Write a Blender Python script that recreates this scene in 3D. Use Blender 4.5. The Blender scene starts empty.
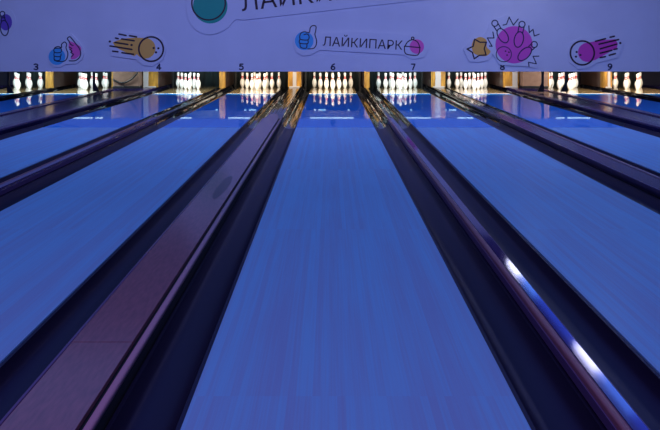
import bpy, bmesh, math, random
from mathutils import Vector, Matrix
random.seed(7)
S = bpy.context.scene
COL = S.collection
PI = math.pi
F = 626.0            # focal length in pixels of the 660 px wide frame
H = 1.166            # eye height above the lanes

# ------------------------------------------------------------------ camera
cd = bpy.data.cameras.new('camera')
cd.sensor_width = 36.0
cd.lens = 36.0 * F / 660.0
cd.shift_x = 0.0008
cd.shift_y = -(215 - 40.8) / 660.0
cd.clip_end = 200
cam = bpy.data.objects.new('camera', cd)
cam.location = (0, 0, H)
cam.rotation_euler = (PI / 2, 0, 0)
COL.objects.link(cam)
S.camera = cam

# ------------------------------------------------------------------ world, exposure
S.view_settings.view_transform = 'Standard'
S.view_settings.look = 'None'
S.view_settings.exposure = 0.0
S.view_settings.gamma = 1.0
w = bpy.data.worlds.new('world'); S.world = w; w.use_nodes = True
w.node_tree.nodes['Background'].inputs[0].default_value = (0.10, 0.12, 0.6, 1)
w.node_tree.nodes['Background'].inputs[1].default_value = 0.10

# ------------------------------------------------------------------ large lights
def area(name, loc, rot, sx, sy, power, color, spread=None):
    l = bpy.data.lights.new(name, 'AREA')
    l.shape = 'RECTANGLE'; l.size = sx; l.size_y = sy
    l.energy = power; l.color = color
    if spread is not None: l.spread = spread
    o = bpy.data.objects.new(name, l)
    o.location = loc; o.rotation_euler = rot
    COL.objects.link(o)
    return o
area('blue_ceiling_light', (0, 3.2, 4.1), (0, 0, 0), 20, 14.5, 590, (0.15, 0.36, 1.0))
area('mask_fill_light', (0, 7.5, 3.9), (math.radians(55), 0, 0), 16, 0.5, 235, (0.36, 0.40, 1.0))  # added light without a fixture, brightens the masking panel
area('pink_fill_light', (-0.8, -1.5, 3.6), (math.radians(12), 0, 0), 5, 1.5, 85, (1.0, 0.22, 0.45))  # unseen pink fill behind the camera, reddens the near caps and lanes

# ------------------------------------------------------------------ materials
def new_mat(name, color, rough=0.5, metal=0.0, coat=0.0, coat_rough=0.05, spec=0.5, emit=None, estr=0.0):
    m = bpy.data.materials.new(name); m.use_nodes = True
    b = m.node_tree.nodes['Principled BSDF']
    b.inputs['Base Color'].default_value = (*color, 1)
    b.inputs['Roughness'].default_value = rough
    b.inputs['Metallic'].default_value = metal
    b.inputs['Coat Weight'].default_value = coat
    b.inputs['Coat Roughness'].default_value = coat_rough
    b.inputs['Specular IOR Level'].default_value = spec
    if emit:
        b.inputs['Emission Color'].default_value = (*emit, 1)
        b.inputs['Emission Strength'].default_value = estr
    return m
def vary(m, c1, c2, scale=(1, 1, 1), nscale=5.0, detail=4.0, lo=0.3, hi=0.7, bump=0.0, bdist=0.01):
    """mix two colours by a noise stretched along the object's axes; optional bump"""
    nt = m.node_tree; N = nt.nodes; L = nt.links
    b = N['Principled BSDF']
    tc = N.new('ShaderNodeTexCoord'); mp = N.new('ShaderNodeMapping')
    mp.inputs['Scale'].default_value = scale
    L.new(tc.outputs['Object'], mp.inputs['Vector'])
    nz = N.new('ShaderNodeTexNoise'); nz.inputs['Scale'].default_value = nscale
    nz.inputs['Detail'].default_value = detail
    L.new(mp.outputs[0], nz.inputs['Vector'])
    cr = N.new('ShaderNodeValToRGB')
    cr.color_ramp.elements[0].position = lo; cr.color_ramp.elements[0].color = (*c1, 1)
    cr.color_ramp.elements[1].position = hi; cr.color_ramp.elements[1].color = (*c2, 1)
    L.new(nz.outputs[0], cr.inputs[0]); L.new(cr.outputs[0], b.inputs['Base Color'])
    if bump:
        bp = N.new('ShaderNodeBump'); bp.inputs['Strength'].default_value = bump
        bp.inputs['Distance'].default_value = bdist
        L.new(nz.outputs[0], bp.inputs['Height']); L.new(bp.outputs[0], b.inputs['Normal'])
        try: L.new(bp.outputs[0], b.inputs['Coat Normal'])
        except Exception: pass
    return m
def lane_mat(name, base, rough, coat, coat_rough, amp):
    """synthetic lane: 39 boards with slight tone differences, grain along the lane"""
    m = new_mat(name, base, rough, coat=coat, coat_rough=coat_rough)
    nt = m.node_tree; N = nt.nodes; L = nt.links; b = N['Principled BSDF']
    tc = N.new('ShaderNodeTexCoord')
    mp = N.new('ShaderNodeMapping'); mp.inputs['Scale'].default_value = (37.0, 0.55, 1)
    L.new(tc.outputs['Object'], mp.inputs['Vector'])
    vo = N.new('ShaderNodeTexWhiteNoise'); vo.noise_dimensions = '2D'
    fl = N.new('ShaderNodeVectorMath'); fl.operation = 'FLOOR'
    L.new(mp.outputs[0], fl.inputs[0]); L.new(fl.outputs[0], vo.inputs['Vector'])
    mp2 = N.new('ShaderNodeMapping'); mp2.inputs['Scale'].default_value = (120, 2.0, 1)
    L.new(tc.outputs['Object'], mp2.inputs['Vector'])
    nz = N.new('ShaderNodeTexNoise'); nz.inputs['Scale'].default_value = 1.0; nz.inputs['Detail'].default_value = 6
    L.new(mp2.outputs[0], nz.inputs['Vector'])
    mp3 = N.new('ShaderNodeMapping'); mp3.inputs['Scale'].default_value = (5, 1.2, 1)
    L.new(tc.outputs['Object'], mp3.inputs['Vector'])
    n3 = N.new('ShaderNodeTexNoise'); n3.inputs['Scale'].default_value = 1.0; n3.inputs['Detail'].default_value = 3
    L.new(mp3.outputs[0], n3.inputs['Vector'])
    a1 = N.new('ShaderNodeMath'); a1.operation = 'MULTIPLY_ADD'; a1.inputs[1].default_value = 0.42
    L.new(vo.outputs['Value'], a1.inputs[0]); L.new(nz.outputs[0], a1.inputs[2])
    a2 = N.new('ShaderNodeMath'); a2.operation = 'MULTIPLY_ADD'; a2.inputs[1].default_value = 0.45
    L.new(n3.outputs[0], a2.inputs[0]); L.new(a1.outputs[0], a2.inputs[2])
    mr = N.new('ShaderNodeMapRange'); mr.inputs[1].default_value = 0.68; mr.inputs[2].default_value = 1.2
    mr.inputs[3].default_value = 0; mr.inputs[4].default_value = 1
    L.new(a2.outputs[0], mr.inputs[0])
    mx = N.new('ShaderNodeMix'); mx.data_type = 'RGBA'
    mx.inputs[6].default_value = (base[0] * (1 + amp * 0.9), base[1] * (1 - amp), base[2] * (1 - amp), 1)
    mx.inputs[7].default_value = (base[0] * (1 - amp * .5), base[1] * (1 + amp), base[2] * (1 + amp * .6), 1)
    L.new(mr.outputs[0], mx.inputs[0]); L.new(mx.outputs[2], b.inputs['Base Color'])
    return m

M = {}
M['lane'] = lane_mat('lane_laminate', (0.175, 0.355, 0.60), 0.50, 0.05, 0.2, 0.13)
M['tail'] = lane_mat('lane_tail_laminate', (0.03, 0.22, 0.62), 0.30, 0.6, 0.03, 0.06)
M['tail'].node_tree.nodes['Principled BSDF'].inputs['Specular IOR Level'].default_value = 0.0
M['deck'] = vary(new_mat('pin_deck_wood', (0.5, 0.36, 0.16), 0.2, coat=0.9, coat_rough=0.04), (0.20, 0.12, 0.05), (0.32, 0.22, 0.10), (30, 2, 1))
M['deckstrip'] = new_mat('deck_edge_strip', (0.85, 0.74, 0.58), 0.4)
M['gutter'] = new_mat('gutter_plastic', (0.011, 0.007, 0.018), 0.38, spec=0.34)
M['gutter'].node_tree.nodes['Principled BSDF'].inputs['Specular Tint'].default_value = (0.36, 0.16, 1.0, 1)
M['gutter_rear'] = vary(new_mat('gutter_rear_gloss', (0.004, 0.004, 0.007), 0.05, coat=0.0, spec=0.16), (0.003, 0.003, 0.006), (0.008, 0.008, 0.014),
                        (30, 1.2, 4), 1.0, 2, bump=0.45, bdist=0.02)
M['capwood'] = vary(new_mat('cap_wood', (0.18, 0.06, 0.07), 0.45, coat=0.9, coat_rough=0.16), (0.16, 0.045, 0.07), (0.25, 0.075, 0.10), (60, 12, 10), 1.2, 6, bump=0.08, bdist=0.002)
M['rail'] = new_mat('rail_metal', (0.36, 0.19, 0.25), 0.4)
M['groove'] = new_mat('groove_black', (0.006, 0.005, 0.008), 0.6)
M['edge'] = new_mat('cap_edge_trim', (0.12, 0.06, 0.17), 0.3, metal=0.3)
M['cap'] = new_mat('cap_plum_plastic', (0.035, 0.015, 0.06), 0.25, coat=0.0)
M['capflat'] = new_mat('cap_polished_strip', (0.05, 0.03, 0.12), 0.07, coat=0.0, spec=1.0)
for k_ in ('cap', 'capflat'): M[k_].node_tree.nodes['Principled BSDF'].inputs['Specular Tint'].default_value = (0.42, 0.34, 1.0, 1)
M['caprail'] = new_mat('cap_rail_rose', (0.22, 0.08, 0.10), 0.35)
M['platform'] = vary(new_mat('platform_black', (0.012, 0.010, 0.025), 0.18, coat=0.0, spec=0.28), (0.006, 0.004, 0.025), (0.014, 0.01, 0.06), (8, 1, 1), 1, 3)
M['platform'].node_tree.nodes['Principled BSDF'].inputs['Specular Tint'].default_value = (0.35, 0.28, 1.0, 1)
M['stain'] = new_mat('oil_stain', (0.06, 0.02, 0.04), 0.4, coat=0.5, coat_rough=0.2)
M['pin'] = new_mat('pin_white', (0.86, 0.85, 0.83), 0.22, coat=0.6)
M['red'] = new_mat('pin_red', (0.70, 0.015, 0.03), 0.3, coat=0.5)
M['kick'] = new_mat('kickback_maroon', (0.028, 0.010, 0.007), 0.45, coat=0.2)
M['yellow'] = vary(new_mat('kickback_yellow_wood', (0.4, 0.2, 0.03), 0.5), (0.11, 0.05, 0.006), (0.36, 0.18, 0.02), (8, 8, 2.0), 2, 4)
M['white'] = new_mat('white_trim', (0.30, 0.28, 0.29), 0.4)
M['curtain'] = vary(new_mat('pit_curtain', (0.012, 0.02, 0.024), 0.8), (0.003, 0.004, 0.005), (0.010, 0.022, 0.026), (9, 1, 1), 1, 2)
M['pitfloor'] = new_mat('pit_floor', (0.01, 0.01, 0.012), 0.7)
M['floor'] = new_mat('floor_dark', (0.012, 0.012, 0.02), 0.6)
M['approach'] = lane_mat('approach_wood', (0.20, 0.16, 0.30), 0.3, 0.4, 0.08, 0.1)
M['wall'] = vary(new_mat('wall_dark', (0.03, 0.03, 0.08), 0.8), (0.025, 0.025, 0.07), (0.04, 0.04, 0.09), (1, 1, 1), 2)
M['mask'] = vary(new_mat('mask_paint', (0.8, 0.78, 0.84), 0.62), (0.74, 0.72, 0.80), (0.80, 0.78, 0.86), (1, 1, 1), 1.3, 6)
M['black'] = new_mat('black_steel', (0.008, 0.008, 0.010), 0.4)
M['pillar'] = vary(new_mat('pillar_plaster', (0.12, 0.08, 0.06), 0.75), (0.12, 0.066, 0.048), (0.175, 0.10, 0.072), (1, 1, 1), 9, 5, bump=0.1, bdist=0.003)
M['ink'] = new_mat('print_dark', (0.035, 0.008, 0.02), 0.5)
M['inknum'] = new_mat('print_number', (0.02, 0.02, 0.06), 0.5)
M['p_blue'] = new_mat('print_blue', (0.08, 0.45, 0.80), 0.5)
M['p_pink'] = new_mat('print_pink', (1.0, 0.14, 0.50), 0.5)
M['gutter_rear'].node_tree.nodes['Principled BSDF'].inputs['Specular Tint'].default_value = (0.55, 0.7, 1.0, 1)
M['p_mag'] = new_mat('print_magenta', (0.85, 0.07, 0.46), 0.5)
M['p_pur'] = new_mat('print_purple', (0.85, 0.10, 0.52), 0.5)
M['p_viol'] = new_mat('print_violet', (0.20, 0.09, 0.50), 0.5)
M['p_org'] = new_mat('print_orange', (1.0, 0.50, 0.09), 0.5)
M['p_teal'] = new_mat('print_teal', (0.005, 0.38, 0.25), 0.5)
M['tube_w'] = new_mat('tube_cool', (1, 1, 1), emit=(0.6, 0.92, 1.0), estr=4)
M['tube_c'] = new_mat('lamp_cyan', (1, 1, 1), emit=(0.25, 0.7, 1.0), estr=3)
M['lamp_w'] = new_mat('lamp_white', (1, 1, 1), emit=(0.8, 0.84, 1.0), estr=14)
M['lamp_m'] = new_mat('lamp_fade_pale_blue', (0.4, 0.6, 1), emit=(0.10, 0.30, 1.0), estr=4.5)
M['lamp_b'] = new_mat('lamp_fade_blue', (0.2, 0.3, 1), emit=(0.04, 0.14, 1.0), estr=1.9)
M['housing'] = new_mat('lamp_housing', (0.05, 0.05, 0.06), 0.5)

# ------------------------------------------------------------------ helpers
def obj(name, bm, m, parent=None, smooth=False, loc=None):
    me = bpy.data.meshes.new(name)
    bmesh.ops.recalc_face_normals(bm, faces=bm.faces[:])
    bm.to_mesh(me); bm.free()
    if smooth:
        for p in me.polygons: p.use_smooth = True
    me.materials.append(M[m] if isinstance(m, str) else m)
    o = bpy.data.objects.new(name, me); COL.objects.link(o)
    if parent: o.parent = parent
    if loc: o.location = loc
    return o
def thing(name, label, cat, loc=(0, 0, 0), group=None):
    o = bpy.data.objects.new(name, None); COL.objects.link(o)
    o.location = loc; o.empty_display_size = 0.2
    return tag(o, label, cat, group)
def tag(o, label, cat, group=None):
    o['label'] = label; o['category'] = cat
    if group: o['group'] = group
    return o
def add_box(bm, x0, x1, y0, y1, z0, z1, bev=0.0):
    r = bmesh.ops.create_cube(bm, size=1.0)
    for v in r['verts']:
        v.co = Vector(((x0 + x1) / 2 + v.co.x * (x1 - x0), (y0 + y1) / 2 + v.co.y * (y1 - y0), (z0 + z1) / 2 + v.co.z * (z1 - z0)))
    if bev:
        es = list({e for v in r['verts'] for e in v.link_edges})
        bmesh.ops.bevel(bm, geom=es, offset=bev, segments=2, affect='EDGES', profile=0.5)
def box(x0, x1, y0, y1, z0, z1, bev=0.0):
    bm = bmesh.new(); add_box(bm, x0, x1, y0, y1, z0, z1, bev); return bm
def add_extr(bm, prof, y0, y1, closed=True, seg=1):
    """profile of (x,z) points extruded along Y"""
    rings = []
    for k in range(seg + 1):
        y = y0 + (y1 - y0) * k / seg
        rings.append([bm.verts.new((x, y, z)) for x, z in prof])
    n = len(prof)
    for a, b in zip(rings[:-1], rings[1:]):
        for i in range(n if closed else n - 1):
            j = (i + 1) % n
            bm.faces.new((a[i], a[j], b[j], b[i]))
    if closed:
        bm.faces.new(rings[0]); bm.faces.new(rings[-1][::-1])
def extr(prof, y0, y1, seg=1):
    bm = bmesh.new(); add_extr(bm, prof, y0, y1, True, seg); return bm
def lathe(prof, n=24):
    bm = bmesh.new(); rings = []
    for r, z in prof:
        if r < 1e-6: rings.append([bm.verts.new((0, 0, z))])
        else: rings.append([bm.verts.new((r * math.cos(2 * PI * i / n), r * math.sin(2 * PI * i / n), z)) for i in range(n)])
    for a, b in zip(rings[:-1], rings[1:]):
        for i in range(n):
            j = (i + 1) % n
            if len(a) == 1: bm.faces.new((a[0], b[i], b[j]))
            elif len(b) == 1: bm.faces.new((a[i], a[j], b[0]))
            else: bm.faces.new((a[i], a[j], b[j], b[i]))
    return bm
def add_tube(bm, pts, r, n=8):
    pts = [Vector(p) for p in pts]; rings = []
    for k, p in enumerate(pts):
        t = (pts[min(k + 1, len(pts) - 1)] - pts[max(k - 1, 0)]).normalized()
        u = t.cross(Vector((0, 0, 1)))
        if u.length < 1e-3: u = t.cross(Vector((0, 1, 0)))
        u.normalize(); v = t.cross(u)
        rings.append([bm.verts.new(p + (u * math.cos(2 * PI * i / n) + v * math.sin(2 * PI * i / n)) * r) for i in range(n)])
    for a, b in zip(rings[:-1], rings[1:]):
        for i in range(n):
            j = (i + 1) % n
            bm.faces.new((a[i], a[j], b[j], b[i]))
    bm.faces.new(rings[0]); bm.faces.new(rings[-1][::-1])
def struct(name, bm, m):
    o = obj(name, bm, m); o['kind'] = 'structure'; return o
def dup(root, loc, label, group=None):
    r = root.copy(); COL.objects.link(r); r.location = loc; r['label'] = label
    if group: r['group'] = group
    for ch in list(root.children):
        c = ch.copy(); COL.objects.link(c); c.parent = r
        for g in list(ch.children):
            d = g.copy(); COL.objects.link(d); d.parent = c
    return r

# ------------------------------------------------------------------ layout (metres; camera at x = 0, y = 0)
LANES = {3: -7.41 + 1.61, 4: -3.332, 5: -1.723, 6: 0.079, 7: 1.688, 8: 3.45, 9: 5.72}
LANES = {2: -7.41, 3: -5.80, 4: -3.332, 5: -1.723, 6: 0.079, 7: 1.688, 8: 3.45, 9: 5.72, 10: 7.33}
HW = 0.527
LW = {2: 'farthest lane at left', 3: 'lane left of left pillar', 4: 'lane right of left pillar', 5: 'lane left of the middle one', 6: 'middle lane',
      7: 'lane right of the middle one', 8: 'lane left of right pillar', 9: 'lane right of right pillar', 10: 'farthest lane at right'}
Y0 = -3.4            # foul line
YT = 8.42            # front of the tail section
YD = 13.80           # front of the pin deck
YP = 14.90           # head pin
YE = 15.95           # rear of the pin deck
YM = 13.46           # masking panel
GW = 0.23            # gutter width

# ------------------------------------------------------------------ structure
struct('floor', box(-11.5, 11.5, Y0, 17.6, -0.22, -0.12), 'floor')
o = struct('floor_approach', box(-11.5, 11.5, -8.5, Y0 - 0.005, -0.22, 0.0), 'approach')
o['kind'] = 'structure'; o.name = 'floor'
struct('ceiling', box(-11.5, 11.5, -8.5, 17.6, 4.2, 4.3), 'wall')
struct('wall_left', box(-11.6, -11.5, -8.5, 17.6, -0.22, 4.3), 'wall')
struct('wall_right', box(11.5, 11.6, -8.5, 17.6, -0.22, 4.3), 'wall')
struct('wall_back', box(-11.6, 11.6, 17.6, 17.7, -0.22, 4.3), 'wall')
struct('wall_front', box(-11.6, 11.6, -8.6, -8.5, -0.22, 4.3), 'wall')

# ------------------------------------------------------------------ lanes
for n, c in LANES.items():
    t = thing('bowling_lane', 'glossy blue-lit bowling lane, the ' + LW[n], 'bowling lane', (c, Y0, -0.06), 'bowling lanes')
    L_ = YT - Y0
    obj('lane_surface', box(-HW, HW, 0.0, L_ - 0.001, 0.0, 0.06, 0.002), 'lane', t)
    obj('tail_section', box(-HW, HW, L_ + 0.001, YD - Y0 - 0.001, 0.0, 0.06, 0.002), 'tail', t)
    obj('pin_deck', box(-HW, HW, YD - Y0 + 0.062, YE - Y0, 0.0, 0.06, 0.002), 'deck', t)
    obj('deck_edge_strip', box(-HW, HW, YD - Y0 + 0.0, YD - Y0 + 0.06, 0.0, 0.0605, 0.001), 'deckstrip', t)

# ------------------------------------------------------------------ gutters
def gutter_prof(wd, depth=0.078, th=0.005, n=12):
    top = -0.006; a = []
    for i in range(n + 1):
        u = -1 + 2 * i / n
        a.append((u * (wd / 2 - 0.014), top - depth * math.sqrt(max(0, 1 - abs(u) ** 2.6))))
    outer = [(-wd / 2, top)] + a + [(wd / 2, top)]
    inner = [(wd / 2, top - th)] + [(x * 1.02, z - th) for x, z in a[::-1]] + [(-wd / 2, top - th)]
    return outer + inner
YG = 8.9
for n, c in LANES.items():
    for s, side in ((-1, 'left'), (1, 'right')):
        gx = c + s * (HW + GW / 2 + 0.001)
        t = thing('lane_gutter', 'dark curved gutter along the %s side of the %s' % (side, LW[n]), 'gutter', (gx, Y0, 0), 'gutters beside the lanes')
        g = obj('channel', extr(gutter_prof(GW - 0.003), 0, YG - Y0 - 0.002), 'gutter', t, True)
        g = obj('rear_channel', extr(gutter_prof(GW - 0.003), YG - Y0, YE - Y0), 'gutter_rear', t, True)
for o in COL.objects:
    if o.name.startswith(('channel', 'rear_channel')):
        o.data.set_sharp_from_angle(angle=math.radians(40))

# ------------------------------------------------------------------ division caps
def round_prof(x0, x1, z0, z1, r, n=6):
    p = [(x0, z0)]
    for i in range(n + 1):
        a = PI - i * PI / 2 / n; p.append((x0 + r + r * math.cos(a), z1 - r + r * math.sin(a)))
    for i in range(n + 1):
        a = PI / 2 - i * PI / 2 / n; p.append((x1 - r + r * math.cos(a), z1 - r + r * math.sin(a)))
    p.append((x1, z0)); return p
HC = 0.055
def sharp(o, deg=35):
    o.data.set_sharp_from_angle(angle=math.radians(deg)); return o
def narrow_cap(x0, x1, label):
    w_ = x1 - x0; h_ = w_ / 2
    t = thing('division_cap', label, 'division cap', ((x0 + x1) / 2, Y0, -0.12), 'caps between lanes')
    xs = -h_ + 0.028; zt = HC + 0.12; tl = math.tan(math.radians(2.8))
    # body with a flat polished strip on top, tipped a little to the right, and a rose side rail on the left
    pr = [(-h_ + 0.004, 0), (-h_ + 0.004, zt - 0.012), (xs, zt - 0.004), (h_ - 0.010, zt - 0.004 - (h_ - 0.010 - xs) * tl), (h_ - 0.003, zt - 0.012), (h_, zt - 0.022), (h_, 0)]
    sharp(obj('cap_body', extr(pr, 0, YG + 0.2 - Y0), 'cap', t, True), 20)
    pr = [(xs + 0.001, zt - 0.0045), (h_ - 0.011, zt - 0.0045 - (h_ - 0.012 - xs) * tl), (h_ - 0.011, zt - 0.0015 - (h_ - 0.012 - xs) * tl), (xs + 0.001, zt - 0.0015)]
    obj('polished_strip', extr(pr, 0, YG + 0.2 - Y0), 'capflat', t)
    sharp(obj('side_rail', extr(round_prof(-h_ - 0.001, xs, zt - 0.03, zt, 0.009, 5), 0, YG + 0.2 - Y0), 'caprail', t, True))
    sharp(obj('rear_cover', extr(round_prof(-h_, h_, 0, HC + 0.120, h_ * 0.6, 8), YG + 0.202 - Y0, 16.12 - Y0, 30), 'gutter_rear', t, True))
    # side ledge lip along the base of the cap
    bm = bmesh.new()
    for s in (-1, 1):
        add_box(bm, s * (h_ + 0.004) - 0.003, s * (h_ + 0.004) + 0.003, 0, YG - Y0, 0.12, 0.155, 0.001)
    obj('side_trim', bm, 'edge', t)
    return t
E = {n: (c - HW, c + HW) for n, c in LANES.items()}
def gap(a, b):
    return E[a][1] + GW + 0.004, E[b][0] - GW - 0.004
g = gap(4, 5); narrow_cap(*g, 'narrow rounded dark cap second strip left of the middle lane')
g = gap(6, 7); narrow_cap(*g, 'narrow rounded cap right of the middle lane crossed by two bright lamp reflections')
g = gap(2, 3); narrow_cap(*g, 'narrow rounded dark cap beside the farthest left lane')
g = gap(9, 10); narrow_cap(*g, 'narrow rounded dark cap beside the farthest right lane')

def wide_cap(x0, x1, label, wood='capwood', stain=False):
    w_ = x1 - x0; h_ = w_ / 2; B = 0.12
    t = thing('ball_return_cap', label, 'ball return cover', ((x0 + x1) / 2, Y0, -B), 'wide covers between lane pairs')
    yj = YG + 0.1 - Y0
    seam = 2.31 - Y0
    obj('base_box', box(-h_ + 0.001, h_ - 0.001, 0, 16.12 - Y0, 0, B + HC - 0.02), 'groove', t)
    xr = h_ - 0.045
    obj('cover_board', box(-h_ + 0.012, xr, 0, seam - 0.001, B + HC - 0.018, B + HC, 0.0015), wood, t)
    # second board ends in a rounded nose
    bm = bmesh.new()
    xl = -h_ + 0.012; n = 14; cx = (xl + xr) / 2; rr = (xr - xl) / 2
    pts = [(xl, seam + 0.001), (xr, seam + 0.001)] + [(cx + rr * math.cos(PI * i / n), yj - 0.35 + 0.9 * math.sin(PI * i / n)) for i in range(n + 1)]
    vb = [bm.verts.new((x, y, B + HC - 0.018)) for x, y in pts]; vt = [bm.verts.new((x, y, B + HC)) for x, y in pts]
    bm.faces.new(vb[::-1]); bm.faces.new(vt)
    for i in range(len(pts)):
        j = (i + 1) % len(pts); bm.faces.new((vb[i], vb[j], vt[j], vt[i]))
    obj('cover_board', bm, wood, t)
    obj('edge_trim', extr(round_prof(-h_, -h_ + 0.011, B + 0.0, B + HC + 0.003, 0.004), 0, yj), 'edge', t, True)
    obj('side_rail', extr(round_prof(h_ - 0.025, h_ + 0.001, B + HC - 0.016, B + HC + 0.004, 0.008), 0, yj), 'rail', t, True)
    # glossy hump over the ball return entry
    bm = bmesh.new(); rings = []
    for k in range(25):
        u = k / 24; y = yj + 0.0 + u * (16.12 - Y0 - yj)
        hh = HC + 0.004 + 0.022 * math.sin(min(1, u * 3) * PI / 2)
        rings.append([bm.verts.new((x, y, z)) for x, z in round_prof(-h_, h_, B, B + hh - 0.018 + 0.004, 0.03)])
    for a, b in zip(rings[:-1], rings[1:]):
        for i in range(len(a)):
            j = (i + 1) % len(a); bm.faces.new((a[i], a[j], b[j], b[i]))
    bm.faces.new(rings[0]); bm.faces.new(rings[-1][::-1])
    sharp(obj('rear_cover', bm, 'gutter_rear', t, True))
    if stain:
        bm = bmesh.new(); r = bmesh.ops.create_circle(bm, cap_ends=True, segments=24, radius=1)
        for v in r['verts']:
            v.co = Vector((0.01 + v.co.x * 0.040, 4.78 - Y0 + v.co.y * 0.38, B + HC + 0.0009))
        obj('oil_stain', bm, 'stain', t)['label'] = 'dark oval stain'
    return t
g = gap(5, 6); wide_cap(*g, 'wide wooden cover left of the middle lane with a dark oval stain', stain=True)
g = gap(7, 8); wide_cap(*g, 'wide dark cover second strip right of the middle lane', 'cap')

def platform(x0, x1, label):
    w_ = x1 - x0; h_ = w_ / 2; B = 0.12
    t = thing('divider_platform', label, 'platform', ((x0 + x1) / 2, Y0, -B), 'platforms beside the pillars')
    obj('deck_board', box(-h_, h_, 0, 14.2 - Y0, 0, B + 0.045, 0.004), 'platform', t)
    obj('rear_step', box(-h_, h_, 14.202 - Y0, 16.2 - Y0, 0, B + 0.065, 0.004), 'platform', t)
    for s in (-1, 1):
        sharp(obj('side_rail', extr(round_prof(s * (h_ - 0.07) - 0.065, s * (h_ - 0.07) + 0.065, B + 0.046, B + 0.065, 0.012), 0, 14.198 - Y0), 'cap', t, True))
g = gap(3, 4); platform(*g, 'wide dark platform running up to the left pillar')
g = gap(8, 9); platform(*g, 'wide dark platform running up to the right pillar')
# outer edges of the two outermost lanes
for s, c, lb in ((-1, E[2][0] - GW, 'left'), (1, E[10][1] + GW, 'right')):
    a, b = (c - 1.0, c - 0.004) if s < 0 else (c + 0.004, c + 1.0)
    t = tag(obj('divider_platform', box(a, b, Y0, 16.2, -0.12, 0.03, 0.004), 'platform'), 'dark platform beyond the outermost %s gutter' % lb, 'platform', 'platforms beside the pillars')

# ------------------------------------------------------------------ pin rack
prof = [(0, 0), (0.0255, 0), (0.0285, 0.004), (0.0358, 0.019), (0.0497, 0.057), (0.0577, 0.086), (0.0605, 0.114), (0.0578, 0.149),
        (0.0470, 0.184), (0.0365, 0.210), (0.0298, 0.226), (0.0249, 0.243), (0.0228, 0.257), (0.0236, 0.276), (0.0272, 0.300), (0.0305, 0.324), (0.0323, 0.343),
        (0.0312, 0.358), (0.0262, 0.371), (0.0170, 0.3785), (0.008, 0.3808), (0, 0.381)]
def rad(z):
    for (r0, z0), (r1, z1) in zip(prof[1:-1], prof[2:]):
        if z0 <= z <= z1 and z1 > z0: return r0 + (r1 - r0) * (z - z0) / (z1 - z0)
    return 0.03
pin0 = thing('bowling_pin', 'x', 'bowling pin')
obj('pin_body', lathe(prof), 'pin', pin0, True)
for z0, z1 in ((0.225, 0.247), (0.262, 0.284)):
    zs = [z0 + (z1 - z0) * k / 4 for k in range(5)]
    pr = [(rad(zs[0]) - 0.001, zs[0])] + [(rad(z) + 0.0009, z) for z in zs] + [(rad(zs[-1]) - 0.001, zs[-1])]
    obj('neck_stripe', lathe(pr), 'red', pin0, True)['label'] = 'red neck stripe'
SP = 0.3048
RACK = []
names = {0: ['front of the rack'], 1: ['left of the second row', 'right of the second row'],
         2: ['left of the third row', 'middle of the third row', 'right of the third row'],
         3: ['far left of the back row', 'inner left of the back row', 'inner right of the back row', 'far right of the back row']}
for r in range(4):
    for k in range(r + 1):
        RACK.append(((k - r / 2) * SP, r * SP * math.sqrt(3) / 2, names[r][k], (r, k)))
used = False
for n, c in LANES.items():
    for dx, dy, nm, rk in RACK:
        if n == 4 and rk in ((2, 2), (3, 2), (3, 3)): continue
        lab = 'red-striped white pin, %s, %s' % (nm, LW[n])
        loc = (c + dx, YP + dy, 0.0002)
        if not used:
            used = True; pin0.location = loc; pin0['label'] = lab; pin0['group'] = 'pins on the ' + LW[n]
        else:
            dup(pin0, loc, lab, 'pins on the ' + LW[n]).rotation_euler = (0, 0, random.random() * 6)

# ------------------------------------------------------------------ kickback dividers at the pin decks
YK = 14.76
def kickback(x0, x1, label, strip=None, base=0.0, fs=0.05):
    t = thing('kickback_divider', label, 'pin deck divider', ((x0 + x1) / 2, YK, base), 'dividers beside the pin decks')
    h_ = (x1 - x0) / 2; top = 0.95 - base
    for s in (-1, 1):
        a = s * h_
        obj('side_panel', box(min(a, a - s * 0.02), max(a, a - s * 0.02), fs + 0.002, 1.36, 0, top, 0.002), 'kick', t)
        obj('front_side_board', box(min(a, a - s * 0.025), max(a, a - s * 0.025), 0.0, fs, 0, top, 0.002), 'yellow', t)
    if strip:
        sx, sw = strip
        obj('front_board', box(-h_ + 0.026, sx - sw / 2 - 0.001, -0.012, 0.03, 0, top, 0.002), 'yellow', t)
        obj('front_board', box(sx + sw / 2 + 0.001, h_ - 0.026, -0.012, 0.03, 0, top, 0.002), 'yellow', t)
        obj('center_strip', box(sx - sw / 2, sx + sw / 2, -0.020, 0.02, 0, top, 0.003), 'white', t)['label'] = 'white upright strip'
        obj('foot_plate', box(-h_ + 0.03, h_ - 0.03, -0.045, -0.021, 0.0, 0.03, 0.003), 'white', t)
    else:
        obj('front_board', box(-h_ + 0.026, h_ - 0.026, -0.012, 0.03, 0, top, 0.002), 'yellow', t)
def gc(a, b): return (E[a][1] + E[b][0]) / 2
kickback(gc(5, 6) - .155, gc(5, 6) + .155, 'yellow wood divider with white centre strip left of the middle lane pins', (0.0, 0.085), HC + 0.012)
kickback(gc(7, 8) - .165, gc(7, 8) + .165, 'yellow wood divider with white centre strip above the second strip to the right', (-0.01, 0.13), HC + 0.012)
kickback(gc(4, 5) - .07, gc(4, 5) + .07, 'narrow yellow wood divider second divider left of the middle pins', None, HC + 0.0005)
kickback(gc(6, 7) - .06, gc(6, 7) + .06, 'narrow yellow wood divider right of the middle lane pins', None, HC + 0.0005)
kickback(gc(2, 3) - .09, gc(2, 3) + .09, 'yellow wood divider left of the left pillar, nearest the left edge', None, HC + 0.0005, 0.03)
kickback(gc(9, 10) - .06, gc(9, 10) + .14, 'yellow wood divider right of the right pillar, nearest the right edge', (0.02, 0.06), HC + 0.0005, 0.18)
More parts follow.
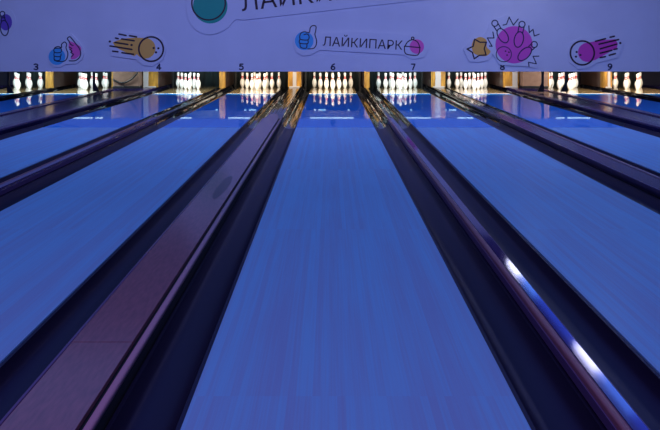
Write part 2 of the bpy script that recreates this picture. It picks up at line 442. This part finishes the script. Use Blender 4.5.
kickback(-4.40, -4.05, 'yellow wood divider at the right side of the left pillar', (-0.10, 0.12), 0.067)
kickback(-5.14, -5.05, 'pale wood divider at the left side of the left pillar', None, 0.067)
kickback(4.10, 4.46, 'yellow wood divider at the left side of the right pillar', (0.09, 0.12), 0.067)
kickback(5.12, 5.18, 'thin wood divider at the right side of the right pillar', None, 0.0655)

# curtains closing each pit
for n, c in LANES.items():
    bm = bmesh.new(); k = 48; pr = []
    for i in range(k + 1):
        x = -0.72 + 1.44 * i / k; pr.append((x, 0.018 * math.sin(i * 1.3)))
    a = [bm.verts.new((x, y, 0)) for x, y in pr]; b = [bm.verts.new((x, y, 1.05)) for x, y in pr]
    a2 = [bm.verts.new((x, y + 0.006, 0)) for x, y in pr]; b2 = [bm.verts.new((x, y + 0.006, 1.05)) for x, y in pr]
    for i in range(k):
        bm.faces.new((a[i], a[i + 1], b[i + 1], b[i])); bm.faces.new((a2[i], b2[i], b2[i + 1], a2[i + 1]))
        bm.faces.new((b[i], b[i + 1], b2[i + 1], b2[i])); bm.faces.new((a[i], a2[i], a2[i + 1], a[i + 1]))
    bm.faces.new((a[0], b[0], b2[0], a2[0])); bm.faces.new((a[k], a2[k], b2[k], b[k]))
    t = thing('pit_frame', 'black frame with dark curtain behind the pins, ' + LW[n], 'pit frame', (c, 16.35, -0.12), 'frames behind the pins')
    obj('curtain', bm, 'curtain', t, True)
    for s in (-1, 1): obj('post', box(s * 0.70 - 0.025, s * 0.70 + 0.025, -0.20, -0.14, 0, 0.75, 0.003), 'black', t)
    obj('header', box(-0.725, 0.725, -0.20, -0.14, 0.751, 1.05, 0.003), 'black', t)
    for dx, wd in ((-0.45, 0.05), (-0.27, 0.19), (0.42, 0.05)):
        if n in (2, 3, 9, 10): continue
        obj('pit_lamp', box(dx - wd / 2, dx + wd / 2, -0.19, -0.16, 0.73, 0.750, 0.003), 'tube_c', t)

# ------------------------------------------------------------------ pillars
def pillar(x0, x1, label):
    t = thing('pillar', label, 'pillar', ((x0 + x1) / 2, 14.55, 0.0655), 'pillars between the lanes')
    h_ = (x1 - x0) / 2
    obj('shaft', box(-h_, h_, 0, 0.6, 0.0, 4.13, 0.012), 'pillar', t)
    obj('plinth', box(-h_ - 0.008, h_ + 0.008, -0.01, 0.61, 0.0, 0.05, 0.004), 'black', t)
pillar(-5.03, -4.42, 'brown plastered pillar with a dark cable hanging across it')
pillar(4.50, 5.08, 'brown plastered pillar beside a black upright post at right')
bm = bmesh.new(); pts = []
for k in range(21):
    u = k / 20; pts.append((-5.02 + 0.58 * u, 14.50, 0.28 - 0.45 * u + 0.60 * u * u))
add_tube(bm, pts, 0.019, 8)
tag(obj('hanging_cable', bm, 'black', None, True), 'dark cable sagging across the brown left pillar', 'cable')
bm = bmesh.new()
add_tube(bm, [(-4.83, 14.50, 0.215), (-4.82, 14.50, 0.18), (-4.79, 14.50, 0.14), (-4.72, 14.50, 0.10)], 0.006, 6)
tag(obj('loose_wire', bm, 'black', None, True), 'thin loose wire hanging below the cable on the left pillar', 'wire')

# ------------------------------------------------------------------ masking panel with its printed signs
PPM = F / YM
def mx(px): return (px - 329.5) / PPM
def mz(py): return H - (py - 40.8) / PPM
ZB = mz(71.6)
mask = thing('masking_panel', 'long lilac-lit panel with bowling drawings and lane numbers above the pins', 'masking panel', (0, YM, ZB))
def P(px, py): return (mx(px), mz(py) - ZB)
obj('panel_board', box(-9.6, 9.6, 0.0, 0.03, 0.0, 2.35, 0.003), 'mask', mask)
def plate(name, pts, z0, z1, m, parent, raw=False):
    """flat shape on the panel; pts in picture-like units of the panel grid; z0..z1 height off the board"""
    bm = bmesh.new()
    q = [P(*p) for p in pts] if not raw else pts
    f = [bm.verts.new((x, -z1, z)) for x, z in q]; b = [bm.verts.new((x, -z0, z)) for x, z in q]
    bm.faces.new(f); bm.faces.new(b[::-1])
    for i in range(len(q)):
        j = (i + 1) % len(q); bm.faces.new((f[i], b[i], b[j], f[j]))
    bm.normal_update()
    bmesh.ops.triangulate(bm, faces=[x for x in bm.faces if len(x.verts) > 4], ngon_method='EAR_CLIP')
    return obj(name, bm, m, parent)
def disc_pts(cx, cy, r, n=40, ry=None, rot=0):
    ry = ry or r; out = []
    for i in range(n):
        a = 2 * PI * i / n; x = r * math.cos(a); y = ry * math.sin(a)
        out.append((cx + x * math.cos(rot) - y * math.sin(rot), cy + x * math.sin(rot) + y * math.cos(rot)))
    return out
def strokes(name, lines, wd, m, parent, z0=0.0, z1=0.004, dots=()):
    """drawn lines, each a polyline on the panel grid, wd wide"""
    bm = bmesh.new(); hw = wd / PPM / 2
    def slab(q, zz):
        f = [bm.verts.new((x, -zz, z)) for x, z in q]; b = [bm.verts.new((x, -z0, z)) for x, z in q]
        bm.faces.new(f); bm.faces.new(b[::-1])
        for i in range(len(q)):
            j = (i + 1) % len(q); bm.faces.new((f[i], b[i], b[j], f[j]))
    k = 0
    for ln in lines:
        q = [P(*p) for p in ln]
        for a, b in zip(q[:-1], q[1:]):
            k += 1
            d = Vector((b[0] - a[0], b[1] - a[1]))
            if d.length < 1e-6: continue
            d.normalize(); nx, nz = -d.y * hw, d.x * hw
            slab([(a[0] + nx, a[1] + nz), (a[0] - nx, a[1] - nz), (b[0] - nx, b[1] - nz), (b[0] + nx, b[1] + nz)], z1 + 0.00003 * (k % 7))
        for a in q:
            k += 1
            slab([(a[0] + hw * math.cos(t * PI / 4), a[1] + hw * math.sin(t * PI / 4)) for t in range(8)], z1 + 0.0003 + 0.00003 * (k % 5))
    for (x, y, r) in dots:
        c = P(x, y); r = r / PPM
        slab([(c[0] + r * math.cos(t * PI / 6), c[1] + r * math.sin(t * PI / 6)) for t in range(12)], z1 + 0.0005)
    return obj(name, bm, m, parent)
def circ(cx, cy, r, n=32, **k):
    p = disc_pts(cx, cy, r, n, **k); return p + [p[0]]
def smooth_line(pts, n=6):
    out = []
    for i in range(len(pts) - 1):
        p0 = pts[max(i - 1, 0)]; p1 = pts[i]; p2 = pts[i + 1]; p3 = pts[min(i + 2, len(pts) - 1)]
        for k in range(n):
            t = k / n
            out.append(tuple(0.5 * (2 * p1[a] + (p2[a] - p0[a]) * t + (2 * p0[a] - 5 * p1[a] + 4 * p2[a] - p3[a]) * t * t + (3 * p1[a] - p0[a] - 3 * p2[a] + p3[a]) * t ** 3) for a in (0, 1)))
    out.append(pts[-1]); return out
def Z(ox, oy, s, pts): return [(ox + x / s, oy + y / s) for x, y in pts]
PL = 0.030
def text(name, body, px, py, cap, rot, m, parent, zoff, width=None, bold=0.0):
    cu = bpy.data.curves.new(name, 'FONT'); cu.body = body; cu.size = 1.0; cu.extrude = 0.002; cu.offset = bold
    to = bpy.data.objects.new('tmp', cu); COL.objects.link(to)
    bpy.context.view_layer.update()
    me = bpy.data.meshes.new_from_object(to.evaluated_get(bpy.context.evaluated_depsgraph_get()))
    bpy.data.objects.remove(to); bpy.data.curves.remove(cu)
    xs = [v.co.x for v in me.vertices]; x0, x1 = min(xs), max(xs)
    # cap height of the built in font is about 0.73 of its size
    s = cap / PPM / 0.729
    sx = s if width is None else (width / PPM) / (x1 - x0)
    ox, oz = P(px, py)
    for v in me.vertices:
        x = (v.co.x - x0) * sx; z = v.co.y * s
        v.co = Vector((ox + x * math.cos(rot) - z * math.sin(rot), -zoff - 0.003 + v.co.z * -1, oz + x * math.sin(rot) + z * math.cos(rot)))
    me.materials.clear(); me.materials.append(M[m])
    me.name = name
    o = bpy.data.objects.new(name, me); COL.objects.link(o); o.parent = parent
    return o

def each(names, lines, *a, **k):
    for nm, ln in zip(names, lines): strokes(nm, ln if isinstance(ln[0], list) else [ln], *a, **k)
def T_(ox, oy, s): return lambda pts: Z(ox, oy, s, pts)
# -- small drawing of a pin at the left end
e = plate('pin_emblem', [(-12, 6)] + disc_pts(4, 22, 12, 40, ry=15)[28:] + disc_pts(4, 22, 12, 40, ry=15)[:12] + [(-12, 36)], 0, 0.006, 'mask', mask)
plate('color_disc', disc_pts(6, 22.3, 6.2, 32, ry=8.2), 0.0062, 0.0075, 'p_viol', e)
strokes('outline', [circ(2.6, 13.8, 2.4), circ(4.6, 28, 4.0, ry=7.6, rot=-0.1), [(0.8, 15.8), (1.6, 21)], [(4.3, 15.8), (5.8, 21.2)], [(1, 18), (5.2, 17.6)]], 1.05, 'inknum', e, 0.0062, 0.009)
# -- thumb and open hand
g = T_(40, 25, 9.55)
e = plate('hands_emblem', g([(90, 300), (110, 235), (190, 190), (225, 140), (262, 90), (300, 85), (340, 130), (395, 190), (425, 270), (405, 330), (350, 370), (250, 375), (200, 402), (140, 400), (100, 365)]), 0, PL, 'mask', mask)
plate('blue_disc', disc_pts(*g([(168, 302)])[0], 8.3), PL + .0002, PL + .0015, 'p_blue', e)
plate('pink_blot', g(smooth_line([(285, 150), (320, 165), (370, 190), (400, 220), (388, 280), (350, 320), (300, 325), (310, 270), (280, 215), (285, 150)], 4)[:-1]), PL + .0002, PL + .0015, 'p_pink', e)
def thumb(g, wd, par):
    each(['thumb_outline'] + ['finger_line'] * 3, [g(smooth_line(q, 5)) for q in (
        [(150, 215), (180, 205), (212, 215), (212, 185), (240, 162), (260, 182), (255, 220), (272, 270), (262, 320), (230, 347), (165, 345), (148, 330)],
        [(150, 215), (138, 240), (150, 262), (200, 262), (212, 240), (200, 222), (150, 222)],
        [(142, 262), (140, 290), (155, 300), (200, 300), (208, 275)],
        [(142, 300), (142, 330), (155, 340), (195, 335), (200, 305)])], wd * 1.3, 'inknum', par, PL + .0002, PL + .003)
thumb(g, 0.75, e)
each(['hand_outline'] + ['finger_line'] * 3, [g(smooth_line(q, 5)) for q in (
    [(278, 150), (268, 128), (288, 112), (308, 128), (345, 175), (382, 225), (394, 272), (378, 315), (340, 340), (285, 342)],
    [(280, 150), (300, 185), (322, 195)], [(285, 210), (310, 225)], [(290, 230), (312, 250), (300, 262), (325, 280), (305, 305)])], 1.05, 'inknum', e, PL + .0002, PL + .003)
# -- flying ball, orange
g = T_(105, 25, 8.6)
e = plate('orange_ball_emblem', g([(25, 140), (110, 50), (290, 75), (400, 80), (490, 120), (530, 205), (500, 300), (410, 355), (330, 346), (270, 296), (60, 266)]), 0, PL, 'mask', mask)
plate('orange_blot', g([(70, 150), (150, 118), (270, 108)] + disc_pts(350, 200, 88, 40)[30:] + disc_pts(350, 200, 88, 40)[:17] + [(255, 268), (160, 225), (95, 190)]), PL + .0002, PL + .0015, 'p_org', e)
strokes('outline', [circ(*g([(400, 207)])[0], 12.2, 44)], 1.7, 'ink', e, PL + .0002, PL + .003)
each(['finger_hole'] * 3, [g([p, (p[0] + 1, p[1])]) for p in ((422, 198), (462, 200), (442, 235))], 2.3, 'ink', e, PL + .0002, PL + .003)
each(['speed_line'] * 8, [g(q) for q in ([(125, 78), (185, 90)], [(215, 92), (275, 102)], [(95, 112), (118, 118)], [(148, 120), (255, 135)], [(90, 150), (200, 167)],
        [(48, 180), (235, 210)], [(70, 225), (115, 230)], [(150, 238), (250, 252)])], 1.6, 'ink', e, PL + .0002, PL + .003)
each(['speed_dot'] * 2, [g([p, (p[0] + 2, p[1])]) for p in ((232, 172), (45, 142))], 2.2, 'ink', e, PL + .0002, PL + .003)
# -- the large slanted sign at the top
e = plate('large_sign', [(187, -60)] + smooth_line([(187, 10), (190, 22), (198, 31), (208, 34.5), (218, 33), (227.5, 28), (233, 22), (236.5, 19.2)], 4) + [(244, 20), (420, 0.2), (470, -6), (470, -60)], 0, 0.034, 'mask', mask)
plate('teal_disc', disc_pts(210.6, 6.3, 17.2, 48), .0342, .0355, 'p_teal', e)
strokes('outline', [circ(208.9, 3.3, 16.7, 56)], 1.5, 'ink', e, .0342, .0375)
text('large_lettering', 'ЛАЙКИПАРК', 242.5, 11.3, 19, math.radians(6.8), 'ink', e, .0342, width=162)
# -- middle sign: thumb, name, cake
g = T_(285, 15, 9.43)
e = plate('middle_sign', g([(75, 245), (90, 175), (150, 130), (225, 125), (250, 75), (300, 78), (315, 130), (320, 175), (660, 155), (1120, 180)]) +
          [(409, 36), (418, 33), (427, 40), (429, 48), (424, 57), (412, 59.5), (404, 54.8)] + g([(330, 330), (290, 350), (240, 378), (170, 385), (110, 350)]), 0, PL, 'mask', mask)
plate('blue_disc', disc_pts(*g([(182, 243)])[0], 9.3), PL + .0002, PL + .0015, 'p_blue', e)
each(['thumb_outline'] + ['finger_line'] * 3, [g(smooth_line(q, 5)) for q in (
    [(140, 200), (152, 170), (185, 158), (228, 165), (240, 118), (265, 100), (292, 108), (290, 150), (283, 185), (298, 240), (293, 285), (268, 315), (215, 320)],
    [(140, 200), (148, 230), (215, 235), (228, 205), (212, 180), (180, 185)], [(140, 232), (140, 265), (212, 270), (218, 240)], [(142, 268), (150, 305), (200, 312), (208, 275)])],
    1.0, 'ink', e, PL + .0002, PL + .003)
text('lettering', 'ЛАЙКИПАРК', 322.8, 45.6, 9.3, math.radians(-3.1), 'ink', e, PL, width=79.5)
g = T_(345, 25, 7.33)
plate('pink_disc', disc_pts(*g([(525, 158)])[0], 7.2), PL + .0002, PL + .0015, 'p_pink', e)
each(['bowl_outline', 'rim_line', 'dome_outline', 'knob_outline'], [g(smooth_line(q, 5)) for q in ([(435, 155), (436, 195), (455, 215), (520, 222), (542, 205), (547, 170)], [(435, 155), (550, 166)],
    [(440, 152), (460, 122), (495, 108), (530, 125), (547, 162)])] + [circ(*g([(495, 98)])[0], 1.3, 14)], 1.05, 'ink', e, PL + .0002, PL + .003)
# -- star and pin burst
g = T_(460, 10, 6.61)
e = plate('pin_burst_emblem', g([(20, 260), (80, 180), (150, 165), (180, 130), (200, 60), (260, 50), (320, 25), (440, 40), (530, 110), (535, 180), (525, 240), (540, 320), (500, 385), (440, 372), (340, 368), (260, 362), (215, 290), (190, 330), (120, 345), (60, 340)]), 0, PL, 'mask', mask)
plate('orange_blot', g(smooth_line([(85, 200), (130, 178), (172, 198), (175, 245), (200, 275), (165, 305), (95, 290), (75, 245), (85, 200)], 4)[:-1]), PL + .0002, PL + .0015, 'p_org', e)
strokes('star_outline', [g([(45, 258), (85, 240), (95, 193), (130, 213), (172, 213), (158, 255), (170, 297), (125, 300), (92, 322), (80, 280), (45, 258)])], 1.35, 'ink', e, PL + .0002, PL + .003)
plate('purple_disc', disc_pts(*g([(355, 230)])[0], 18.6, 56), PL + .0002, PL + .0015, 'p_pur', e)
pl = []
for hd, bc, ry in (((228, 88), (280, 170), 52), ((407, 95), (386, 195), 52), ((488, 228), (425, 290), 56)):
    dx, dy = bc[0] - hd[0], bc[1] - hd[1]; a = math.atan2(dy, dx); 
    pl = []
    pl.append(g(disc_pts(*bc, ry, 30, ry=30, rot=a) + [disc_pts(*bc, ry, 30, ry=30, rot=a)[0]]))
    pl.append(g(disc_pts(*hd, 20, 20) + [disc_pts(*hd, 20, 20)[0]]))
    ux, uy = math.cos(a), math.sin(a); d = math.hypot(dx, dy) - ry
    for s in (-1, 1):
        pl.append(g([(hd[0] + ux * 10 - uy * s * 17, hd[1] + uy * 10 + ux * s * 17), (hd[0] + ux * (d + 8) - uy * s * 16, hd[1] + uy * (d + 8) + ux * s * 16)]))
    strokes('pin_outline', pl, 1.1, 'inknum', e, PL + .0002, PL + .003)
strokes('ball_outline', [g(disc_pts(287, 292, 50, 36) + [disc_pts(287, 292, 50, 36)[0]])], 0.85, 'inknum', e, PL + .0002, PL + .003)
each(['finger_hole'] * 3, [g([p, (p[0] + 1, p[1])]) for p in ((298, 272), (320, 279), (308, 298))], 1.6, 'ink', e, PL + .0002, PL + .003)
each(['burst_line'] * 4, [g(q) for q in ([(282, 100), (305, 95), (322, 47), (350, 100), (382, 60)], [(215, 145), (222, 185), (178, 185), (210, 240), (192, 238)],
    [(452, 105), (455, 150), (480, 128), (488, 172), (520, 160)], [(518, 305), (480, 306), (502, 355), (450, 345), (453, 372)])], 1.05, 'inknum', e, PL + .0002, PL + .003)
# -- flying ball, magenta
g = T_(560, 25, 8.6)
e = plate('magenta_ball_emblem', g([(60, 240), (90, 150), (180, 105), (300, 100), (430, 65), (500, 75), (545, 140), (520, 215), (490, 280), (420, 300), (310, 325), (240, 372), (150, 378), (80, 320)]), 0, PL, 'mask', mask)
plate('magenta_blot', g(disc_pts(232, 235, 82, 40)[8:31] + [(330, 132), (470, 122), (492, 160), (485, 195), (400, 245), (300, 300)]), PL + .0002, PL + .0015, 'p_mag', e)
strokes('outline', [circ(*g([(187, 240)])[0], 11.9, 44)], 1.7, 'ink', e, PL + .0002, PL + .003)
each(['finger_hole'] * 3, [g([p, (p[0] + 1, p[1])]) for p in ((138, 232), (170, 258), (132, 272))], 2.2, 'ink', e, PL + .0002, PL + .003)
each(['speed_line'] * 8, [g(q) for q in ([(300, 140), (385, 118)], [(425, 105), (462, 97)], [(330, 165), (498, 125)], [(340, 205), (480, 165)], [(340, 242), (440, 217)], [(458, 210), (485, 204)],
        [(340, 280), (385, 272)], [(418, 260), (470, 246)])], 1.6, 'ink', e, PL + .0002, PL + .003)
each(['speed_dot'], [g([(512, 155), (514, 155)])], 2.2, 'ink', e, PL + .0002, PL + .003)
# -- lane numbers
DIG = {'3': smooth_line([(-1.8, -2.5), (0, -2.9), (1.6, -2.1), (1.4, -0.6), (-0.5, -0.1), (1.6, 0.6), (1.7, 2.1), (0, 2.9), (-1.9, 2.3)], 4),
       '4': [(0.8, 2.9), (0.8, -2.8), (-2.0, 1.3), (2.1, 1.3)],
       '5': [(1.7, -2.8), (-1.2, -2.8), (-1.5, -0.5)] + smooth_line([(-1.5, -0.5), (0.2, -0.9), (1.8, 0.3), (1.7, 2.0), (0, 2.9), (-1.8, 2.3)], 4),
       '6': smooth_line([(1.5, -2.9), (-0.6, -1.8), (-1.8, 0.6), (-1.4, 2.2), (0, 2.9), (1.6, 2.2), (1.7, 0.6), (0.2, -0.3), (-1.6, 0.6)], 4),
       '7': [(-1.8, -2.8), (1.8, -2.8), (-0.4, 2.9)],
       '8': smooth_line([(0, -0.2), (-1.5, -1.0), (-1.4, -2.4), (0, -2.9), (1.4, -2.4), (1.5, -1.0), (0, -0.2), (-1.8, 0.8), (-1.6, 2.3), (0, 2.9), (1.6, 2.3), (1.8, 0.8), (0, -0.2)], 4),
       '9': smooth_line([(-1.5, 2.9), (0.6, 1.8), (1.8, -0.6), (1.4, -2.2), (0, -2.9), (-1.6, -2.2), (-1.7, -0.6), (-0.2, 0.3), (1.6, -0.6)], 4)}
for ch, px in (('3', 36), ('4', 158.8), ('5', 241.3), ('6', 333), ('7', 413.2), ('8', 502.4), ('9', 610)):
    o = strokes('lane_number', [[(px + x * 0.95, 66.8 + y * 0.95) for x, y in DIG[ch]]], 1.35, 'inknum', mask, 0.0002, 0.003)
    o['label'] = 'dark number ' + ch
# -- legs that carry the panel
def leg(x, y, foot, wd=0.03):
    o = box(x - wd / 2, x + wd / 2, y, y + 0.03, 0, 0.6)
    bmx = o
    for s in foot:
        v = [bmx.verts.new(c) for c in ((x + s * wd / 2, y + 0.004, 0), (x + s * (wd / 2 + 0.10), y + 0.004, 0), (x + s * wd / 2, y + 0.004, 0.19),
                                        (x + s * wd / 2, y + 0.026, 0), (x + s * (wd / 2 + 0.10), y + 0.026, 0), (x + s * wd / 2, y + 0.026, 0.19))]
        for f in ((0, 1, 2), (3, 5, 4), (0, 3, 4, 1), (1, 4, 5, 2), (2, 5, 3, 0)): bmx.faces.new([v[i] for i in f])
    return bmx
for x, ft in ((-5.08, (1,)), (5.10, (-1,)), (4.60, (-1,)), (-6.93, (1,)), (-8.2, (1,)), (8.2, (-1,))):
    bm = leg(x, 0.035, ft, 0.045)
    o = obj('support_leg', bm, 'black', mask, False, (0, 0, -ZB + (0.0662 if abs(x) < 5.5 else 0.032)))

# ------------------------------------------------------------------ lamps of the pits
warm = (1.0, 0.84, 0.62); cool = (0.80, 0.98, 1.0); neutral = (1.0, 0.93, 0.82)
LC = {2: cool, 3: cool, 4: cool, 5: warm, 6: warm, 7: cool, 8: neutral, 9: neutral, 10: warm}
TX = {2: (-7.9, -7.0), 3: (-5.62, -4.92), 4: (-3.7, -3.0), 5: (-2.20, -1.52), 6: (-0.42, 0.52), 7: (1.60, 2.20), 8: (2.78, 3.12), 9: (4.92, 5.66), 10: (6.9, 7.8)}
for n, c in LANES.items():
    a, b = TX[n]
    t = bpy.data.objects.new('tube_lamp', None); COL.objects.link(t); t.parent = mask; t.location = ((a + b) / 2, 13.6 - YM, 0.50 - ZB)
    obj('bracket', box(-0.03, 0.03, 13.491 - 13.6, 0.0, 0.03, 0.06, 0.002), 'housing', t)
    bm = bmesh.new(); add_tube(bm, [(-(b - a) / 2, 0, 0.010), ((b - a) / 2, 0, 0.010)], 0.007, 10)
    obj('tube', bm, 'tube_w', t, True)
    obj('housing', box(-(b - a) / 2 - 0.03, (b - a) / 2 + 0.03, -0.02, 0.02, 0.0175, 0.06, 0.004), 'housing', t)
    area('pin_light', (c, 13.80, 0.98), (math.radians(42), 0, 0), 1.1, 0.12, 36, LC[n], math.radians(135))

# ------------------------------------------------------------------ ceiling lamps out of view, placed to mirror in the polished cap strip
l0 = thing('ceiling_lamp', 'long ceiling lamp nearest the pins', 'ceiling lamp', (3.88, 11.2, 3.0), 'ceiling lamps')
obj('lamp_housing', box(-0.10, 0.10, -3.4, 1.15, 0.03, 0.10, 0.01), 'housing', l0)
obj('diffuser', box(-0.10, 0.10, 0.45, 1.14, 0.0, 0.028, 0.008), 'lamp_w', l0)
obj('blue_fade_segment', box(-0.10, 0.10, -0.5, 0.445, 0.0, 0.028, 0.008), 'lamp_m', l0)  # blue segments added so the lamp's mirrored streak fades out
obj('dim_blue_fade_segment', box(-0.10, 0.10, -2.2, -0.505, 0.0, 0.028, 0.008), 'lamp_b', l0)  # dimmest step of the added fade
bm = bmesh.new()
for y in (-2.8, 0.8): add_tube(bm, [(0, y, 0.10), (0, y, 1.2)], 0.008, 6)
obj('suspension_rod', bm, 'black', l0)
dup(l0, (3.88, 7.8, 3.0), 'long ceiling lamp nearer the camera', 'ceiling lamps')
